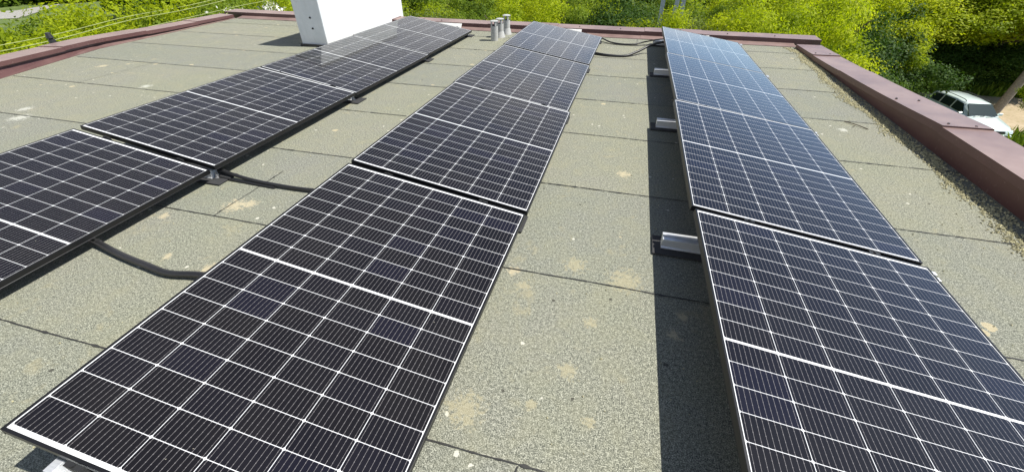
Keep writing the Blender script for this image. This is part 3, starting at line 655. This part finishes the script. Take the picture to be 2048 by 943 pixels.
TREES = [
(-11.38,5.17,.02,3.8,'lime','just outside the left parapet, lowest in the left corner'),(-11.36,6.32,.03,3.6,'lime','behind the black insulator bracket'),
(-11.2,7.54,-.03,3.4,'lime','under the two top overhead wires'),(-10.87,8.82,-.12,3.6,'mid','where the third overhead wire crosses it'),
(-9.49,9.6,-.09,3.4,'elder','beyond the left corner of the far parapet, next to the chimney'),(-8.55,11.09,-.22,3.2,'lime','hidden mostly behind the white chimney'),
(-5.64,11.71,-.15,3.4,'willow','directly right of the chimney behind the far parapet'),(-4.33,12.79,-.31,2.6,'mid','behind the three vent pipes'),
(-2.84,11.87,-.2,2.5,'lime','low over the far parapet just right of the vent pipes'),(-1.81,13.07,-.29,2.6,'mid','behind the far end of the middle row'),
(-.51,12.99,-.05,3.0,'dark','rounded over the far parapet between the middle and right rows'),(.79,12.48,-.36,2.5,'lime','low in front of the pale board fence'),
(1.65,13.41,-.33,3.0,'willow','behind the top corner of the pale blue panel'),(2.39,12.98,-.38,2.4,'willow','above the white board at the right row end'),
(2.98,12.14,-.08,2.8,'lime','low over the right half of the far parapet'),(4.32,13.32,-.23,3.0,'lime','beyond the right corner of the far parapet'),
(-17.01,8.47,-.55,4.6,'mid','in the second rank at the left edge'),(-16.84,10.79,-.75,4.5,'lime','in the second rank below the grey road'),
(-15.67,12.43,-.27,4.5,'lime','in the second rank behind the third wire'),(-15.0,14.69,-.42,4.2,'mid','in the second rank left of the chimney'),
(-13.32,16.24,-.53,4.4,'lime','in the second rank behind the chimney'),(-9.26,18.85,-.68,4.4,'lime','in the second rank right of the chimney'),
(-6.5,18.91,-.69,4.0,'mid','in the second rank behind the vent pipes'),(-4.46,20.52,-.72,4.2,'lime','in the second rank at the top behind the middle row'),
(-2.17,19.88,-.6,4,'lime','in the second rank left of the dark round shrub'),(-.14,21.0,-.69,4,'dark','in the second rank above the dark round shrub'),
(3.01,21.79,-.85,4,'mid','in the second rank just right of the board fence'),(4.58,19.47,-.39,4.2,'lime','in the second rank above the right row'),(6.55,19.95,-.38,4.4,'lime','in the second rank above the parapet corner'),
(-26.57,13.93,-1.6,6,'lime','far off in the third rank at the left edge'),(-25.6,17.48,-1.75,6,'dark','far off in the third rank next to the grey road'),
(-22.81,20.99,-.62,6,'lime','far off in the third rank above the third wire'),(-19.67,25.24,-.75,6,'mid','far off in the third rank left of the chimney'),
(-13.72,28.91,-1.04,6,'mid','far off in the third rank right of the chimney'),(-8.5,29.81,-1.01,5.6,'lime','far off in the third rank above the vent pipes'),
(-3.23,31.84,-1.05,5.6,'mid','far off in the third rank above the middle row'),(1.89,35.95,-2.19,5,'mid','far off behind the board fence'),(5.81,31.47,-.85,5.6,'lime','far off in the third rank above the right row'),
(9.72,24.12,-.59,5.2,'lime','tall behind the right end of the far parapet'),(10.72,29.09,-.58,6,'mid','tall in the back rank left of the grass bank'),
(14.0,32.0,-.15,6.8,'lime','tall above the shaded hedge, left of the car'),(16.15,32.73,.21,6.5,'lime','tall straight behind the silver car'),
(17.88,32.0,.44,7.0,'lime','tall between the silver car and the leaning pole'),(20.0,31.2,.5,7.2,'lime','tall at the right edge behind the leaning pole'),
(8.0,19.4,-1.15,4.2,'dark','low beside the right parapet, nearest the corner'),(10.3,23.6,-1.35,4.8,'dark','shaded at the left end of the grass bank'),  # dark bushes from here on: leaf colour paints in the shade below the crowns
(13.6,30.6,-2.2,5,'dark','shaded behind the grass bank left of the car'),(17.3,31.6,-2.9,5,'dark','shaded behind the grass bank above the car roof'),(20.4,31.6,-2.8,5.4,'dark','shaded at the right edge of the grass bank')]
for i, (x, y, zt, wd, kd, lab) in enumerate(TREES):
    if i >= 38: x *= KF; y *= KF; zt = 1.402 + (zt-1.402)*KF; wd *= KF
    nm = 'shrub' if i < 16 or (wd <= 4.6 and zt < -1.8) else 'tree'
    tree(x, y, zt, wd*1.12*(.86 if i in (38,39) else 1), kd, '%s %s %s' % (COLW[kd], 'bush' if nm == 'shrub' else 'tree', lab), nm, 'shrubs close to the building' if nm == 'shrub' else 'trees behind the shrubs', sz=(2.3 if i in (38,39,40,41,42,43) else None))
tree(15.1, 18.9, -2.0, 2.0, 'lime', 'bright yellow green small tree reaching in from the right edge near the pole', 'tree', 'trees behind the shrubs')
# far thicket that closes the view
rg = np.random.default_rng(77); Vs = []; ts = []; tot = 0
bases = [(-60+i*2.6+rg.uniform(-1,1), 44+rg.uniform(-3,5)+abs(i-23)*.0) for i in range(46)] + [(-92+rg.uniform(-3,3)+i*1.1, 48+i*1.6) for i in range(16)]
V0, n0, t0, m0 = crown_mesh('x', None, 5, 90, 60, .10, .28, (1,1,1))
for i, (bx, by_) in enumerate(bases):
    sc_ = rg.uniform(3.4, 4.6); a = rg.uniform(0, 6.28); Rz = np.array([[math.cos(a), -math.sin(a), 0],[math.sin(a), math.cos(a), 0],[0,0,1]])
    Vs.append((V0.reshape(-1,3) @ Rz.T)*np.array([sc_, sc_, sc_*.9]) + np.array([bx, by_, GZ+2.6+rg.uniform(-.4,1.4)])); ts.append(np.clip(t0*.6+rg.random()*.4, 0, 1)); tot += n0
tag(mesh_np('far_thicket', np.concatenate(Vs), tot, [M['mid']], np.concatenate(ts)), 'far wood of mixed green trees closing the view behind everything', 'thicket', kind='stuff')

# pale board fence seen through the leaves, poles
e = empty('board_fence', (1.6, 17.0, GZ)); tag(e, 'pale grey board fence glimpsed between shrubs behind the far parapet', 'fence')
for i, (dx, hh, ln) in enumerate(((-.66,7.05,-.03),(-.46,7.15,.10),(.08,7.0,-.06))):
    q = MB(); q.obox((dx+ln, .02*i, hh/2), (.07,0,0), (0,.012,0), (ln*1.2,0,hh/2)); q.build('board', M['greywood'], e)
for zz in (1.2, 4.2):
    q = MB(); q.box((-1,.16,zz),(1.1,.20,zz+.12)); q.build('crossbeam', M['wood'], e)
e = empty('utility_pole', (21.2, 29.9, GZ)); tag(e, 'leaning grey wooden utility pole on the dirt track right of the car', 'utility pole')
q = MB(); q.cyl((0,0,-.2),(.72,-.2,9.4),.22,.16,14); q.build('pole', M['wood'], e)
e = empty('stake', (17.2, 21.9, GZ)); tag(e, 'thin dark leaning stake beside the front of the car', 'stake')
q = MB(); q.cyl((0,0,0),(.55,.35,1.55),.035,.03,8); q.build('stick', M['bark'], e)

# ---------------------------------------------------------------- car
def paint():
    t = NT('silver_green_paint'); f = t.noise(t.obj(), 2, 3)
    t.set(t.ramp(f, (0.3, (0.62, 0.72, 0.68)), (0.7, (0.68, 0.77, 0.73))), 0.30, 0.1); t.b.inputs['Coat Weight'].default_value = 0.8; t.b.inputs['Coat Roughness'].default_value = 0.06; return t.m
M['paint'] = paint(); M['carglass'] = NT('car_glass').set((0.015, 0.03, 0.03), 0.08, 0.0, 0.4)
M['tyre'] = varied('tyre_rubber', (0.02, 0.02, 0.02), 0.9); M['rim'] = varied('wheel_rim', (0.5, 0.5, 0.5), 0.3, 0.8); M['lamp'] = varied('headlight_lens', (0.7, 0.72, 0.72), 0.1, 0.3)
car = empty('parked_car', (18.13, 27.24, GZ+.03), R(8)); tag(car, 'silver green estate car with roof rails parked on the dirt track', 'car')
CS = 1.0; car.scale = (CS, CS, CS)
# car's front points to -y ; sections along y
secs = [(-2.22,.60,.30,.58),(-2.12,.76,.22,.66),(-1.85,.83,.20,.76),(-1.15,.86,.20,.90),(-.9,.87,.20,.94),(0,.875,.20,.96),(1.2,.87,.20,.97),(1.95,.85,.22,.98),(2.22,.80,.28,.95),(2.30,.72,.35,.80)]
cb = MB(); ring = 12; vs = []
for (y, hwid, z0, z1) in secs:
    zm = z0+(z1-z0)*.55
    vs += [(-hwid*.9,y,z0),(hwid*.9,y,z0),(hwid,y,z0+.12),(hwid*1.02,y,zm),(hwid*.98,y,z1-.08),(hwid*.92,y,z1-.02),(hwid*.5,y,z1+.025),(-hwid*.5,y,z1+.025),(-hwid*.92,y,z1-.02),(-hwid*.98,y,z1-.08),(-hwid*1.02,y,zm),(-hwid,y,z0+.12)]
cb.add(vs, [(i*ring+j, (i+1)*ring+j, (i+1)*ring+(j+1) % ring, i*ring+(j+1) % ring) for i in range(len(secs)-1) for j in range(ring)] + [tuple(range(ring)), tuple(range(len(vs)-ring, len(vs)))[::-1]], 0, True)
# greenhouse with roof
rsec = [(-1.02,.76,.93,.55,.95),(-.42,.74,.94,.585,1.42),(.3,.75,.95,.60,1.475),(1.2,.74,.95,.59,1.46),(1.85,.72,.95,.56,1.40),(2.20,.70,.95,.52,1.0)]
vs = []
for (y, wb, zb, wt, zt) in rsec: vs += [(wb,y,zb),(wt+.02,y,zt-.05),(wt-.06,y,zt),(0,y,zt+.02),(-wt+.06,y,zt),(-wt-.02,y,zt-.05),(-wb,y,zb)]
cb.add(vs, [(i*7+j, (i+1)*7+j, (i+1)*7+j+1, i*7+j+1) for i in range(len(rsec)-1) for j in range(6)] + [tuple(range(7)), tuple(range(len(vs)-7, len(vs)))[::-1]], 0, True)
body = cb.build('body', M['paint'], car)
def pane(name, P4, off, mat='carglass', parent=None):
    a = [Vector(p_) for p_ in P4]; nn = (a[1]-a[0]).cross(a[3]-a[0]).normalized(); 
    q_ = MB(); q_.add([p_+nn*off for p_ in a] + [p_+nn*(off-.02) for p_ in a], [(0,1,2,3),(0,4,5,1),(1,5,6,2),(2,6,7,3),(3,7,4,0)]); return q_.build(name, M[mat], parent or car)
pane('windscreen', [(-.68,-1.02,.975),(.68,-1.02,.975),(.55,-.46,1.40),(-.55,-.46,1.40)], .015)
def lerp_side(s, y, f_):
    for A_, B_ in zip(rsec, rsec[1:]):
        if A_[0] <= y <= B_[0]:
            t_ = (y-A_[0])/(B_[0]-A_[0]); v_ = [A_[k_]*(1-t_)+B_[k_]*t_ for k_ in range(5)]
            return (s*(v_[1]*(1-f_)+(v_[3]+.02)*f_), y, v_[2]*(1-f_)+(v_[4]-.05)*f_)
for s in (-1, 1):
    for (y0, y1, y2, y3) in ((-.72,.18,.18,-.30),(.27,1.03,1.03,.27),(1.12,1.95,1.72,1.12)):
        p4 = [lerp_side(s,y0,.10), lerp_side(s,y1,.10), lerp_side(s,y2,.93), lerp_side(s,y3,.93)]
        if s < 0: p4 = [p4[1], p4[0], p4[3], p4[2]]
        pane('side_window', p4, .014)
    q = MB(); q.tube([(s*.53,-.25,1.45),(s*.54,-.1,1.52),(s*.545,.6,1.54),(s*.535,1.4,1.52),(s*.53,1.55,1.45)], .016, 6, sub=4); q.build('roof_rail', M['blackplastic'], car)
    q = MB(); q.obox((s*.96,-.78,1.0),(.10,0,0),(0,.05,.01),(0,-.01,.065)); q.build('side_mirror', M['paint'], car, .03)
    for yw in (-1.38, 1.36):
        q = MB(); q.cyl((s*.70,yw,.31),(s*.885,yw,.31),.31,.31,24); wh = q.build('wheel', M['tyre'], car); q = MB(); q.cyl((s*.88,yw,.31),(s*.892,yw,.31),.19,.17,16); q.build('rim', M['rim'], wh)
    pane('headlight', [(s*.72-.12,-2.20,.48),(s*.72+.10,-2.12,.48),(s*.72+.10,-2.04,.64),(s*.72-.12,-2.13,.64)], .02, 'lamp')
q = MB(); q.box((-.74,-2.30,.26),(.74,-2.14,.45)); q.build('bumper', M['paint'], car, .05)
q = MB(); q.box((-.35,-2.26,.50),(.35,-2.19,.62)); q.build('grille', M['blackplastic'], car, .01)
pane('rear_window', [(.60,2.185,1.02),(-.60,2.185,1.02),(-.50,1.91,1.36),(.50,1.91,1.36)], .015)
q = MB(); q.tube([(-.55,-1.16,.955),(-.1,-1.1,.965),(.1,-1.02,.985)], .012, 5); q.build('wiper', M['blackplastic'], car); q = MB(); q.tube([(.05,-1.16,.955),(.4,-1.1,.965),(.6,-1.02,.985)], .012, 5); q.build('wiper', M['blackplastic'], car)
